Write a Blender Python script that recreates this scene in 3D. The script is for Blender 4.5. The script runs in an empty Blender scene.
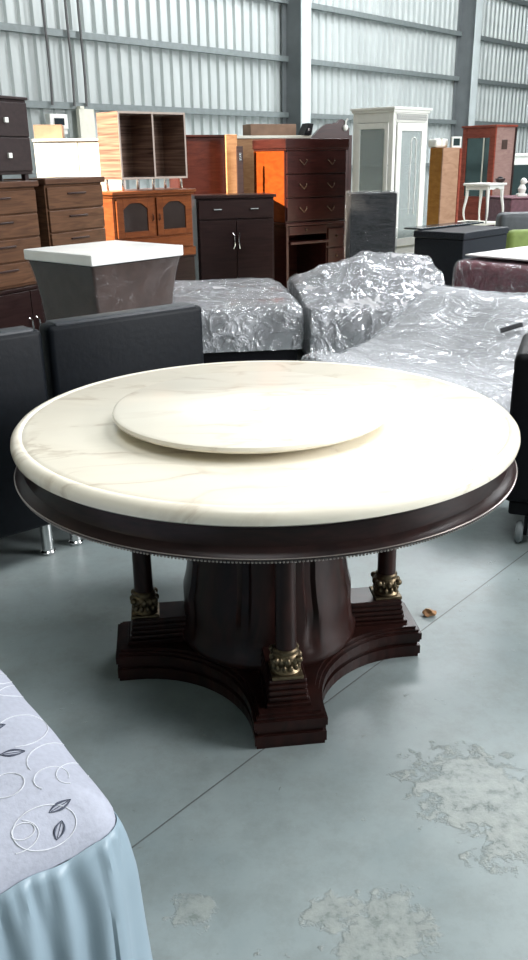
import bpy, bmesh, math, random
from mathutils import Vector, Matrix, noise
random.seed(7)
S = bpy.context.scene
C = S.collection
PI = math.pi
def rad(a): return math.radians(a)

# ------------------------------------------------------------------ materials
def new_mat(name):
    m = bpy.data.materials.new(name); m.use_nodes = True
    nt = m.node_tree; b = nt.nodes['Principled BSDF']
    return m, nt, b
def N(nt, t, **k):
    n = nt.nodes.new(t)
    for a, v in k.items():
        if a in n.inputs: n.inputs[a].default_value = v
        else: setattr(n, a, v)
    return n
def ramp(nt, fac, stops):
    r = nt.nodes.new('ShaderNodeValToRGB')
    while len(r.color_ramp.elements) < len(stops): r.color_ramp.elements.new(.5)
    for e, (p, c) in zip(r.color_ramp.elements, stops):
        e.position = p; e.color = (c[0], c[1], c[2], 1)
    nt.links.new(fac, r.inputs[0]); return r.outputs[0]
def coords(nt, scale=(1,1,1), kind='Object', rot=(0,0,0)):
    tc = nt.nodes.new('ShaderNodeTexCoord'); mp = nt.nodes.new('ShaderNodeMapping')
    mp.inputs['Scale'].default_value = scale; mp.inputs['Rotation'].default_value = rot
    nt.links.new(tc.outputs[kind], mp.inputs[0]); return mp.outputs[0]
def bump(nt, b, h, strength=.3, dist=.01):
    n = nt.nodes.new('ShaderNodeBump'); n.inputs['Strength'].default_value = strength
    n.inputs['Distance'].default_value = dist
    nt.links.new(h, n.inputs['Height']); nt.links.new(n.outputs[0], b.inputs['Normal'])
def plain(name, col, rough=.5, metal=0., var=.08, scale=12, coat=0., bmp=0., spec=None):
    m, nt, b = new_mat(name)
    co = coords(nt); nz = N(nt, 'ShaderNodeTexNoise', Scale=scale, Detail=4.)
    nt.links.new(co, nz.inputs['Vector'])
    lo = [max(0, c*(1-var)) for c in col]; hi = [min(1, c*(1+var)) for c in col]
    nt.links.new(ramp(nt, nz.outputs[0], [(.3, lo), (.7, hi)]), b.inputs['Base Color'])
    b.inputs['Roughness'].default_value = rough; b.inputs['Metallic'].default_value = metal
    b.inputs['Coat Weight'].default_value = coat
    if spec is not None: b.inputs['Specular IOR Level'].default_value = spec
    if bmp: bump(nt, b, nz.outputs[0], bmp)
    return m
def wood(name, dark, light, rough=.35, scale=(2, 2, 18), coat=.05, along=0, dist=2.):
    m, nt, b = new_mat(name)
    co = coords(nt, scale); nz = N(nt, 'ShaderNodeTexNoise', Scale=2., Detail=6., Distortion=dist)
    nt.links.new(co, nz.inputs['Vector'])
    nt.links.new(ramp(nt, nz.outputs[0], [(.3, dark), (.7, light)]), b.inputs['Base Color'])
    b.inputs['Roughness'].default_value = rough; b.inputs['Coat Weight'].default_value = coat
    b.inputs['Coat Roughness'].default_value = .25; b.inputs['Specular IOR Level'].default_value = .2
    return m
def marble(name, base, vein):
    m, nt, b = new_mat(name)
    co = coords(nt, (1.1, 2.6, 1.5), rot=(0, 0, .2))
    n1 = N(nt, 'ShaderNodeTexNoise', Scale=1.6, Detail=8., Distortion=1.6)
    n2 = N(nt, 'ShaderNodeTexNoise', Scale=3.1, Detail=5.)
    nt.links.new(co, n1.inputs['Vector']); nt.links.new(co, n2.inputs['Vector'])
    v = ramp(nt, n1.outputs[0], [(.0, (0,0,0)), (.43, (0,0,0)), (.487, (.55,.55,.55)), (.51, (.10,.10,.10)), (.60, (0,0,0))])
    mask = ramp(nt, n2.outputs[0], [(.42, (0,0,0)), (.65, (1,1,1))])
    mul = nt.nodes.new('ShaderNodeMath'); mul.operation = 'MULTIPLY'
    nt.links.new(v, mul.inputs[0]); nt.links.new(mask, mul.inputs[1])
    mx = nt.nodes.new('ShaderNodeMix'); mx.data_type = 'RGBA'
    cl = ramp(nt, n2.outputs[0], [(.3, [c*.95 for c in base]), (.6, base)])
    nt.links.new(cl, mx.inputs[6]); mx.inputs[7].default_value = (*vein, 1)
    nt.links.new(mul.outputs[0], mx.inputs[0]); nt.links.new(mx.outputs[2], b.inputs['Base Color'])
    b.inputs['Roughness'].default_value = .22
    return m
def film(name, fog=.25, gloss=.30, scale=9, dist=.02, stretch=(1,1,1), rough=.14):
    """creased clear plastic wrap: see-through, glossy, whitened along the creases"""
    m, nt, b = new_mat(name)
    nt.nodes.remove(b); out = nt.nodes['Material Output']
    co = coords(nt, stretch)
    nz_ = N(nt, 'ShaderNodeTexNoise', Scale=scale, Detail=6., Distortion=1.4); nt.links.new(co, nz_.inputs['Vector'])
    n2 = N(nt, 'ShaderNodeTexNoise', Scale=scale*2.7, Detail=4., Distortion=2.); nt.links.new(co, n2.inputs['Vector'])
    crease = ramp(nt, nz_.outputs[0], [(.0, (0,0,0)), (.44, (0,0,0)), (.5, (1,1,1)), (.56, (0,0,0)), (1., (0,0,0))])
    c2 = ramp(nt, n2.outputs[0], [(.0, (0,0,0)), (.45, (0,0,0)), (.5, (.6,.6,.6)), (.55, (0,0,0)), (1., (0,0,0))])
    ad = nt.nodes.new('ShaderNodeMath'); ad.operation = 'ADD'; nt.links.new(crease, ad.inputs[0]); nt.links.new(c2, ad.inputs[1])
    bp = nt.nodes.new('ShaderNodeBump'); bp.inputs['Strength'].default_value = 1.; bp.inputs['Distance'].default_value = dist
    nt.links.new(ad.outputs[0], bp.inputs['Height'])
    g = nt.nodes.new('ShaderNodeBsdfGlossy'); g.inputs['Color'].default_value = (.95,.97,1,1); g.inputs['Roughness'].default_value = rough
    d = nt.nodes.new('ShaderNodeBsdfDiffuse'); d.inputs['Color'].default_value = (.8,.82,.86,1)
    t = nt.nodes.new('ShaderNodeBsdfTransparent'); t.inputs['Color'].default_value = (.93,.94,.95,1)
    nt.links.new(bp.outputs[0], g.inputs['Normal']); nt.links.new(bp.outputs[0], d.inputs['Normal'])
    f1 = ramp(nt, ad.outputs[0], [(0, (fog*.35,)*3), (1, (min(1, fog*1.3),)*3)])
    m1 = nt.nodes.new('ShaderNodeMixShader'); nt.links.new(f1, m1.inputs[0]); nt.links.new(t.outputs[0], m1.inputs[1]); nt.links.new(d.outputs[0], m1.inputs[2])
    lw = nt.nodes.new('ShaderNodeLayerWeight'); lw.inputs[0].default_value = .35; nt.links.new(bp.outputs[0], lw.inputs['Normal'])
    mu = nt.nodes.new('ShaderNodeMath'); mu.operation = 'MULTIPLY_ADD'; mu.use_clamp = True
    nt.links.new(lw.outputs['Fresnel'], mu.inputs[0]); mu.inputs[1].default_value = gloss*2; mu.inputs[2].default_value = gloss*.35
    m2 = nt.nodes.new('ShaderNodeMixShader'); nt.links.new(mu.outputs[0], m2.inputs[0]); nt.links.new(m1.outputs[0], m2.inputs[1]); nt.links.new(g.outputs[0], m2.inputs[2])
    nt.links.new(m2.outputs[0], out.inputs[0])
    return m
def glass(name, col=(.8,.9,.88), alpha=.25):
    m, nt, b = new_mat(name)
    nz = N(nt, 'ShaderNodeTexNoise', Scale=2.); nt.links.new(coords(nt), nz.inputs['Vector'])
    nt.links.new(ramp(nt, nz.outputs[0], [(.3, [c*.95 for c in col]), (.7, col)]), b.inputs['Base Color'])
    b.inputs['Roughness'].default_value = .05; b.inputs['Alpha'].default_value = alpha
    return m

M = {}
M['marble'] = marble('cream_marble', (.88, .82, .69), (.50, .40, .29))
M['marble2'] = marble('cream_marble_turntable', (.89, .84, .72), (.52, .40, .30))
M['mahog'] = wood('dark_mahogany', (.010, .005, .005), (.024, .010, .009), .3, (3, 3, 14))
M['mahog2'] = wood('dark_mahogany_base', (.010, .0045, .004), (.029, .010, .008), .3, (6, 6, 2))
M['bead'] = plain('worn_silver_bead', (.35, .31, .29), .3, .8)
M['gilt'] = plain('aged_gilt', (.15, .115, .07), .4, .85, .4, 60)
M['chrome'] = plain('chrome', (.7, .7, .7), .15, 1.)
M['brass'] = plain('dull_handle_metal', (.09, .055, .035), .35, .8)
M['navy'] = plain('navy_leather', (.003, .0045, .007), .5, 0, .2, 40, bmp=.1, spec=.15)
M['navyside'] = plain('navy_leather_edge', (.030, .034, .040), .42, 0, .2, 40, spec=.3)
M['black'] = plain('black_leather', (.004, .004, .006), .5, 0, .2, 30, spec=.15)
M['rubber'] = plain('grey_castor_rubber', (.22, .25, .26), .5)
M['brownchest'] = wood('brown_chest_wood', (.060, .028, .015), (.125, .060, .032), .45, (1.2, 2, 14))
M['browntop'] = wood('brown_chest_top', (.055, .026, .016), (.10, .048, .028), .45, (1.2, 2, 14))
M['darkwood'] = wood('espresso_wood', (.022, .012, .011), (.045, .025, .022), .35, (1, 2, 10))
M['espresso'] = wood('espresso_laminate', (.013, .006, .006), (.024, .012, .011), .3, (1, 2, 10))
M['orangewood'] = wood('orange_teak', (.105, .028, .009), (.185, .055, .017), .3, (2, 2, 10))
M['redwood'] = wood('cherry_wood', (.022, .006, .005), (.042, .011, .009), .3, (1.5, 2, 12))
M['chestside'] = wood('sunlit_cherry_side', (.11, .020, .003), (.17, .034, .005), .35, (2, 2, 5))  # cherry wood with the orange of sunlight put into its colour
M['redbrown'] = wood('red_brown_wood', (.035, .008, .005), (.065, .015, .009), .25, (1.5, 2, 8))
M['tan'] = wood('tan_board', (.26, .13, .06), (.38, .21, .10), .5, (2, 2, 8))
M['honey'] = wood('honey_wood', (.30, .13, .03), (.42, .20, .05), .35, (2, 2, 6))
M['honey2'] = wood('honey_wood_pale', (.33, .19, .12), (.44, .27, .18), .35, (2, 2, 6))
M['rosewood'] = wood('rosewood', (.20, .04, .025), (.32, .08, .05), .3, (2, 2, 8))
M['pinkbrown'] = wood('pink_brown_side', (.27, .17, .15), (.36, .24, .21), .4, (2, 2, 8))
M['zebra'] = wood('striped_walnut_laminate', (.055, .028, .022), (.27, .17, .125), .45, (.6, .6, 22), 0, dist=.6)
M['zebra_in'] = wood('striped_walnut_inner', (.040, .018, .014), (.13, .075, .055), .5, (.6, .6, 22), 0, dist=.6)
M['zebra_edge'] = plain('pale_edge_banding', (.35, .28, .24), .5)
M['nstand'] = plain('black_brown_veneer', (.022, .012, .012), .45, 0, .3, 30)
M['white'] = plain('white_paint', (.78, .78, .73), .35, 0, .03)
M['cream'] = plain('cream_paint', (.72, .70, .60), .4, 0, .05)
M['whitehot'] = plain('white_laminate', (.85, .83, .76), .4, 0, .04)
M['panelyellow'] = plain('pale_yellow_edge', (.75, .55, .22), .5)
M['screen'] = plain('dark_screen', (.02, .03, .035), .2)
M['cardboard'] = plain('cardboard', (.24, .15, .10), .8, 0, .15, 8)
M['greybrown'] = plain('grey_brown_laminate', (.075, .048, .040), .3, 0, .2, 14, coat=.4)
M['pedtop'] = plain('white_board_top', (.92, .92, .90), .25, 0, .05, 5)
M['gsofa'] = plain('grey_fabric', (.50, .50, .51), .7, 0, .12, 25)
M['gmatt'] = plain('grey_mattress_fabric', (.36, .36, .37), .7, 0, .15, 12)
M['maroon'] = plain('maroon_fabric', (.17, .012, .030), .6, 0, .25, 14)
M['sheet'] = plain('white_sheet', (.74, .71, .70), .7, 0, .05)
M['speckle'] = plain('black_speckled_vinyl', (.016, .019, .025), .5, 0, .8, 90, spec=.3)
M['green'] = plain('green_fabric', (.16, .22, .05), .7, 0, .15)
M['dgrey'] = plain('charcoal_fabric', (.045, .052, .06), .5, 0, .2)
M['plum'] = plain('plum_cloth', (.13, .05, .065), .6, 0, .3, 20)
M['steel'] = plain('column_steel_shaded', (.13, .145, .15), .5, 0, .12, 3)  # column steel, darkened for the shade in the web recess
M['flange'] = plain('column_steel_lit', (.50, .55, .55), .5, 0, .08, 3)  # same column steel, lightened for the lit inner flange
M['girt'] = plain('girt_steel', (.21, .24, .24), .45, .3, .1)
M['conduit'] = plain('dark_conduit', (.10, .10, .10), .5)
M['film'] = film('clear_film', .34, .32, 1.7, .03, (1, 2.2, 1))
M['film2'] = film('clear_film_fine', .30, .14, 3, .007, (.7, 2.6, 1.5))
M['film3'] = film('clear_film_thin', .14, .18, 2.2, .02, (1, 2.2, 1))
M['filmv'] = film('clear_film_streaky', .02, .03, 2, .01, (1, 1, .5), .25)
M['pane'] = glass('cabinet_glass')
M['mirror'] = plain('dark_mirror', (.10, .15, .15), .08, .7)
M['duskglass'] = plain('dusky_glass', (.03, .022, .02), .12)
M['bubble'] = None
M['ruffle'] = plain('ice_blue_satin', (.24, .32, .375), .42, 0, .05, 5)
M['spread'] = plain('pale_lilac_cotton', (.37, .39, .46), .8, 0, .06, 90, bmp=.15)
M['thread'] = plain('white_embroidery', (.58, .60, .64), .6)
M['leaf'] = plain('dark_leaf_print', (.05, .06, .09), .7)

def bubble_mat():
    m, nt, b = new_mat('bubble_wrap')
    co = coords(nt)
    v = N(nt, 'ShaderNodeTexVoronoi', Scale=48.); nt.links.new(co, v.inputs['Vector'])
    b.inputs['Base Color'].default_value = (.8, .83, .86, 1); b.inputs['Roughness'].default_value = .12
    bump(nt, b, v.outputs[0], 1., .02)
    nt.links.new(ramp(nt, v.outputs[0], [(.0, (.62,)*3), (.55, (.2,)*3)]), b.inputs['Alpha'])
    return m
M['bubble'] = bubble_mat()

# ------------------------------------------------------------------ mesh helpers
class MB:
    def __init__(s): s.bm = bmesh.new(); s.mi = 0
    def _new(s, verts, faces):
        vs = [s.bm.verts.new(v) for v in verts]
        for f in faces:
            try:
                fc = s.bm.faces.new([vs[i] for i in f]); fc.material_index = s.mi
            except ValueError: pass
        return s
    def box(s, x0, x1, y0, y1, z0, z1, bev=0.):
        t = bmesh.new()
        bmesh.ops.create_cube(t, size=1)
        for v in t.verts:
            v.co = Vector(((x0+x1)/2 + v.co.x*(x1-x0), (y0+y1)/2 + v.co.y*(y1-y0), (z0+z1)/2 + v.co.z*(z1-z0)))
        if bev > 0:
            bmesh.ops.bevel(t, geom=list(t.edges), offset=min(bev, .45*min(x1-x0, y1-y0, z1-z0)), segments=3, affect='EDGES', profile=.5)
        return s.merge(t)
    def merge(s, t, mat=None):
        t.verts.index_update()
        vs = [s.bm.verts.new(mat @ v.co if mat else v.co) for v in t.verts]
        for f in t.faces:
            try:
                g = s.bm.faces.new([vs[v.index] for v in f.verts]); g.material_index = s.mi
            except ValueError: pass
        t.free(); return s
    def lathe(s, prof, seg=48, c=(0,0,0), closed=False):
        n = len(prof); V = []; F = []
        for i in range(seg):
            a = 2*PI*i/seg
            for r, z in prof: V.append((c[0]+r*math.cos(a), c[1]+r*math.sin(a), c[2]+z))
        for i in range(seg):
            j = (i+1) % seg
            for k in range(n-1 if not closed else n):
                k2 = (k+1) % n
                F.append((i*n+k, j*n+k, j*n+k2, i*n+k2))
        if not closed:
            if prof[0][0] > 1e-5: F.append([i*n for i in range(seg)][::-1])
            if prof[-1][0] > 1e-5: F.append([i*n+n-1 for i in range(seg)])
        return s._new(V, F)
    def prism(s, pts, z0, z1):
        n = len(pts)
        V = [(x, y, z0) for x, y in pts] + [(x, y, z1) for x, y in pts]
        F = [list(range(n))[::-1], list(range(n, 2*n))] + [(i, (i+1) % n, n+(i+1) % n, n+i) for i in range(n)]
        return s._new(V, F)
    def prism_y(s, pts, y0, y1):
        n = len(pts)
        V = [(x, y0, z) for x, z in pts] + [(x, y1, z) for x, z in pts]
        F = [list(range(n)), list(range(n, 2*n))[::-1]] + [(i, n+i, n+(i+1) % n, (i+1) % n) for i in range(n)]
        return s._new(V, F)
    def tube(s, pts, r, seg=8, closed=False):
        P = [Vector(p) for p in pts]; n = len(P); V = []; F = []
        rr = r if isinstance(r, (list, tuple)) else [r]*n
        for i, p in enumerate(P):
            a = P[i-1] if (i > 0 or closed) else P[i]; b = P[(i+1) % n] if (i < n-1 or closed) else P[i]
            t = (b-a).normalized() if (b-a).length > 1e-9 else Vector((0,0,1))
            up = Vector((0,0,1)) if abs(t.z) < .9 else Vector((0,1,0))
            x = t.cross(up).normalized(); y = x.cross(t)
            for k in range(seg):
                q = 2*PI*k/seg; V.append(p + rr[i]*(math.cos(q)*x + math.sin(q)*y))
        for i in range(n if closed else n-1):
            j = (i+1) % n
            for k in range(seg): F.append((i*seg+k, i*seg+(k+1) % seg, j*seg+(k+1) % seg, j*seg+k))
        if not closed:
            F.append(list(range(seg))); F.append([(n-1)*seg+k for k in range(seg)][::-1])
        return s._new(V, F)
    def grid(s, fn, nu, nv, cu=False, flip=False):
        V = [fn(i/nu, j/nv) for i in range(nu+1) for j in range(nv+1)]
        F = []
        for i in range(nu):
            for j in range(nv):
                q = (i*(nv+1)+j, (i+1)*(nv+1)+j, (i+1)*(nv+1)+j+1, i*(nv+1)+j+1)
                F.append(q[::-1] if flip else q)
        return s._new(V, F)
    def sphere(s, c, r, sc=(1,1,1), sub=2):
        t = bmesh.new(); bmesh.ops.create_icosphere(t, subdivisions=sub, radius=r)
        return s.merge(t, Matrix.Translation(c) @ Matrix.Diagonal((*sc, 1)))
    def build(s, name, mat, parent=None, smooth=False, norm=True):
        if norm: bmesh.ops.recalc_face_normals(s.bm, faces=list(s.bm.faces))
        me = bpy.data.meshes.new(name); s.bm.to_mesh(me); s.bm.free()
        for m in (mat if isinstance(mat, list) else [mat]): me.materials.append(m)
        if smooth:
            me.shade_smooth()
            me.set_sharp_from_angle(angle=rad(40))
        o = bpy.data.objects.new(name, me); C.objects.link(o)
        if parent: o.parent = parent
        return o
def part(name, mat, parent, *boxes, bev=.004, smooth=False):
    m = MB()
    for b in boxes: m.box(*b, bev)
    return m.build(name, mat, parent, smooth)
def thing(name, label, cat, loc, az=90, group=None, z=0.):
    o = bpy.data.objects.new(name, None); C.objects.link(o)
    o.location = (loc[0], loc[1], z); o.rotation_euler = (0, 0, rad(90-az))
    o.empty_display_size = .1
    return tag(o, label, cat, group)
def tag(o, label, cat, group=None):
    o['label'] = label; o['category'] = cat
    if group: o['group'] = group
    return o
def struct(o, label=None):
    o['kind'] = 'structure'
    if label: o['label'] = label
    return o
def nz(p, s=1., seed=0.): return noise.noise(Vector((p[0]*s+seed, p[1]*s-seed*.7, p[2]*s+seed*1.3)))

# ------------------------------------------------------------------ setting
def floor_mat():
    m, nt, b = new_mat('painted_concrete')
    tc = nt.nodes.new('ShaderNodeTexCoord'); co = tc.outputs['Object']
    n1 = N(nt, 'ShaderNodeTexNoise', Scale=2.2, Detail=9., Roughness=.62)
    n2 = N(nt, 'ShaderNodeTexNoise', Scale=26., Detail=6., Roughness=.7)
    nt.links.new(co, n1.inputs['Vector']); nt.links.new(co, n2.inputs['Vector'])
    base = ramp(nt, n1.outputs[0], [(.3, (.195, .24, .245)), (.55, (.245, .29, .292)), (.75, (.295, .335, .332))])
    def mix(a, bcol, fac):
        mx = nt.nodes.new('ShaderNodeMix'); mx.data_type = 'RGBA'
        nt.links.new(a, mx.inputs[6]); mx.inputs[7].default_value = (*bcol, 1)
        nt.links.new(fac, mx.inputs[0]); return mx.outputs[2]
    def math_(op, a, bv, clamp=False):
        n = nt.nodes.new('ShaderNodeMath'); n.operation = op; n.use_clamp = clamp
        for i, q in enumerate((a, bv)):
            if isinstance(q, (int, float)): n.inputs[i].default_value = q
            else: nt.links.new(q, n.inputs[i])
        return n.outputs[0]
    # small dark scuffs
    sp = ramp(nt, n2.outputs[0], [(.66, (0,0,0)), (.72, (.7,.7,.7))])
    n4 = N(nt, 'ShaderNodeTexNoise', Scale=7., Detail=10., Roughness=.8); nt.links.new(co, n4.inputs['Vector'])
    base = mix(base, (.17, .19, .18), ramp(nt, n4.outputs[0], [(.45, (0,0,0)), (.75, (.8,.8,.8))]))
    col = mix(base, (.09, .11, .11), sp)
    # peeled patches of bare screed
    patch = None
    for (x, y, r) in PATCHES:
        d = nt.nodes.new('ShaderNodeVectorMath'); d.operation = 'DISTANCE'
        nt.links.new(co, d.inputs[0]); d.inputs[1].default_value = (x, y, 0)
        f = math_('SUBTRACT', 1., math_('DIVIDE', d.outputs['Value'], r), True)
        patch = f if patch is None else math_('MAXIMUM', patch, f)
    n3 = N(nt, 'ShaderNodeTexNoise', Scale=13., Detail=8., Roughness=.7); nt.links.new(co, n3.inputs['Vector'])
    pm = math_('ADD', math_('MULTIPLY', patch, .55), math_('ADD', math_('MULTIPLY', n3.outputs[0], .9), math_('MULTIPLY', math_('SUBTRACT', n2.outputs[0], .5), .35)))
    pmask = ramp(nt, pm, [(.62, (0,0,0)), (.72, (.55,.55,.55))])
    ptint = ramp(nt, n2.outputs[0], [(.38, (.09, .11, .09)), (.47, (.23, .25, .23)), (.62, (.31, .33, .30))])
    mx = nt.nodes.new('ShaderNodeMix'); mx.data_type = 'RGBA'
    nt.links.new(col, mx.inputs[6]); nt.links.new(ptint, mx.inputs[7]); nt.links.new(pmask, mx.inputs[0])
    col = mx.outputs[2]
    # saw-cut joint
    dt = nt.nodes.new('ShaderNodeVectorMath'); dt.operation = 'DOT_PRODUCT'
    nt.links.new(co, dt.inputs[0]); dt.inputs[1].default_value = (JN[0], JN[1], 0)
    dd = math_('ABSOLUTE', math_('SUBTRACT', math_('ADD', dt.outputs['Value'], math_('MULTIPLY', n1.outputs[0], .006)), JC), 0)
    jm = math_('LESS_THAN', dd, .0022)
    col = mix(col, (.09, .10, .10), jm)
    nt.links.new(col, b.inputs['Base Color'])
    rr = ramp(nt, n1.outputs[0], [(.3, (.32,)*3), (.7, (.5,)*3)]); nt.links.new(rr, b.inputs['Roughness'])
    hh = math_('SUBTRACT', math_('MULTIPLY', n3.outputs[0], pmask), math_('MULTIPLY', jm, .5))
    bump(nt, b, hh, .6, .01)
    return m
PATCHES = [(.50, 1.66, .22), (.60, 1.54, .22), (.24, 1.27, .13), (.12, 1.30, .08), (-.16, 1.31, .07), (.18, 1.20, .10)]
ja, jb = Vector((-.31, 1.49)), Vector((.97, 2.91))
jd = (jb-ja).normalized(); JN = (jd.y, -jd.x); JC = JN[0]*ja.x + JN[1]*ja.y + .003
mf = MB(); mf.box(-22, 42, -16, 46, -.2, 0); fl = mf.build('floor', floor_mat()); struct(fl, 'teal-grey painted concrete floor')

# corrugated back wall, running at 41.7 degrees
WAZ = 41.7; W0 = Vector((-3.78, 14.0, 0)); WD = Vector((math.sin(rad(WAZ)), math.cos(rad(WAZ)), 0))
WN = Vector((WD.y, -WD.x, 0))                       # towards the room
def wall_mat():
    m, nt, b = new_mat('ribbed_zinc_sheet')
    n1 = N(nt, 'ShaderNodeTexNoise', Scale=1.5, Detail=5.); nt.links.new(coords(nt, (1, 1, .3)), n1.inputs['Vector'])
    nt.links.new(ramp(nt, n1.outputs[0], [(.3, (.48, .52, .515)), (.7, (.57, .61, .60))]), b.inputs['Base Color'])
    b.inputs['Roughness'].default_value = .38; b.inputs['Metallic'].default_value = .35
    return m
m = MB(); P = []
pitch = .235; t = -9.
while t < 34:
    for dt_, dn in ((0, 0), (.12, 0), (.145, .05), (.21, .05)): P.append((t+dt_, dn))
    t += pitch
V = []; F = []
for (a, n_) in P:
    for z in (0, 9.): V.append(W0 + WD*a + WN*n_ + Vector((0, 0, z)))
for i in range(len(P)-1): F.append((2*i, 2*i+2, 2*i+3, 2*i+1))
m._new(V, F)
# outer skin gives the wall its thickness
Q = [W0+WD*-9, W0+WD*34, W0+WD*34-WN*.12, W0+WD*-9-WN*.12]
m.prism([(q.x, q.y) for q in [W0+WD*-9-WN*.02, W0+WD*34-WN*.02, Q[2], Q[3]]], 0, 9)
struct(m.build('wall_back', wall_mat()), 'ribbed pale grey metal warehouse wall')
k = 1
for i, t0 in enumerate((-1.25, 6.33, 13.2, 20.2)):    # steel portal columns
    m = MB()
    def bx(m, ta, tb, na, nb, z0=0, z1=8.6):
        q = [W0+WD*ta+WN*na, W0+WD*tb+WN*na, W0+WD*tb+WN*nb, W0+WD*ta+WN*nb]
        m.prism([(v.x, v.y) for v in q], z0, z1)
    w_ = .30
    bx(m, t0+.12, t0+.14, .07, .55); bx(m, t0, t0+w_, .06, .085)
    m.mi = 1; bx(m, t0, t0+w_, .55, .575)  # flange tone carries the light, web tone the shade
    o = m.build('trim_%d' % k, [M['steel'], M['flange']]); struct(o, 'steel portal column of the warehouse wall'); k += 1
for z in (1.25, 2.29, 3.32, 4.345, 5.4, 6.5):         # horizontal girts
    m = MB(); bx(m, -9, 34, .055, .13, z-.035, z+.05); bx(m, -9, 34, .13, .145, z-.035, z+.065)
    struct(m.build('trim_%d' % k, M['girt']), 'horizontal steel girt on the ribbed wall'); k += 1

# unseen roof overhead; its open bay is shaped to pass sun to the furniture
def roof():
    m = MB(); X0, X1, Y0, Y1 = -22., 42., -16., 46.; hx0, hx1, hy0, hy1 = HOLE
    m.box(X0, hx0, Y0, Y1, 9.0, 9.1); m.box(hx1, X1, Y0, Y1, 9.0, 9.1)
    m.box(hx0, hx1, Y0, hy0, 9.0, 9.1); m.box(hx0, hx1, hy1, Y1, 9.0, 9.1)
    return m.build('ceiling', plain('grey_roof_sheet', (.35, .37, .37), .6))
SUN_AZ, SUN_EL = 60., 38.
sd = Vector((math.sin(rad(SUN_AZ))*math.cos(rad(SUN_EL)), math.cos(rad(SUN_AZ))*math.cos(rad(SUN_EL)), -math.sin(rad(SUN_EL))))
def back(p, z=9.0):
    p = Vector(p); t = (z-p.z)/-sd.z; return p - sd*t
h0 = back((-2.6, 7.75, 1.35)); h1 = back((.7, 10.3, 1.3))
HOLE = (h0.x, h1.x, h0.y, h1.y)
struct(roof(), 'grey warehouse roof')

# electric box and conduits on the wall
def wp(t, n, z): return W0 + WD*t + WN*n + Vector((0, 0, z))
eb = thing('meter_box', 'small white wall box with dark display beneath the pipes', 'meter box', wp(.50, .15, 0), WAZ, z=1.95)
part('housing', M['white'], eb, (0, .34, -.12, .0, 0, .22), bev=.01)
part('display', M['screen'], eb, (.08, .26, -.135, -.118, .06, .16), bev=.003)
part('socket', M['white'], eb, (.16, .33, -.10, -.02, -.07, .0), bev=.003)
tr = thing('cable_trunking', 'pale cream upright trunking box on wall beside the bright cabinet', 'trunking', wp(1.10, .15, 0), WAZ, z=1.3)
part('cover', M['cream'], tr, (0, .30, -.08, 0, 0, .96), bev=.005); part('clip', M['cream'], tr, (.02, .1, -.09, 0, .96, 1.0), bev=.002)
for i, (t_, lab) in enumerate(((.64, 'dark conduit pipe on ribbed wall running down to the white meter box'),
                               (1.06, 'dark conduit pipe on ribbed wall, middle of the three'),
                               (1.30, 'dark conduit pipe on ribbed wall, rightmost of the three'))):
    m = MB(); m.tube([wp(t_+.012*math.sin(q*1.3), .18, 2.3+.42*q) for q in range(16)], .02, 8)
    tag(m.build('conduit', M['conduit'], None, True), lab, 'pipe', 'conduits on the wall')

# ------------------------------------------------------------------ round table
TX, TY = .005, 2.29
tb = thing('dining_table', 'large round dining table, cream marble top on dark carved four-column pedestal', 'table', (TX, TY), 83)
SEG = 192
pr = [(0, .741), (.66, .741), (.688, .742), (.697, .748), (.700, .760), (.698, .772), (.690, .781), (.679, .7845), (.672, .783), (.668, .7815), (.664, .783), (.655, .786), (0, .786)]
m = MB(); m.lathe(pr, SEG); m.build('marble_top', M['marble'], tb, True)
pr = [(.62, .60), (.60, .741), (.655, .741), (.652, .735), (.642, .722), (.638, .705), (.642, .692), (.655, .683), (.676, .679), (.690, .676), (.690, .668), (.682, .661), (.66, .658), (.655, .64), (.64, .635)]
pr = [(.60, .741), (.676, .741), (.678, .737), (.672, .731), (.671, .70), (.674, .688), (.684, .681), (.695, .676), (.699, .671), (.697, .666), (.690, .662), (.670, .659), (.660, .650), (.60, .648)]
m = MB(); m.lathe(pr, SEG, closed=True); ap = m.build('apron', M['mahog'], tb, True)
m = MB()
for i in range(520):
    a = 2*PI*i/520; m.sphere((.694*math.cos(a), .694*math.sin(a), .6625), .0033, sub=1)
m.build('bead_trim', M['bead'], ap, True)
m = MB(); m.lathe([(.697, .673), (.7005, .6715), (.697, .670)], SEG, closed=True); m.build('lip_glint', M['bead'], ap, True)  # thin silver ring imitates the light caught along the lip
# under-top board and drum
m = MB(); m.lathe([(0, .66), (.60, .66), (.60, .74), (0, .74)], 96); m.build('top_board', M['mahog'], tb)
dr = [(.262, .10), (.272, .112), (.272, .13), (.262, .145), (.256, .20), (.256, .26), (.246, .30), (.238, .36), (.236, .50), (.240, .58), (.25, .62), (.255, .66)]
m = MB(); n = len(dr); V = []; F = []; sg = 144
for i in range(sg):
    a = 2*PI*i/sg
    g = abs(((a*8/(2*PI)+.5) % 1)-.5)*2            # eight upright panels
    for r, z in dr:
        k_ = 1.
        if .15 < z < .60 and g > .88: k_ = .955
        V.append((r*k_*math.cos(a), r*k_*math.sin(a), z))
for i in range(sg):
    j = (i+1) % sg
    for q in range(n-1): F.append((i*n+q, j*n+q, j*n+q+1, i*n+q+1))
m._new(V, F); m.lathe([(0, .11), (.2, .11), (.2, .64), (0, .64)], 24)
m.build('pedestal_drum', M['mahog2'], tb, True)
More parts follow.
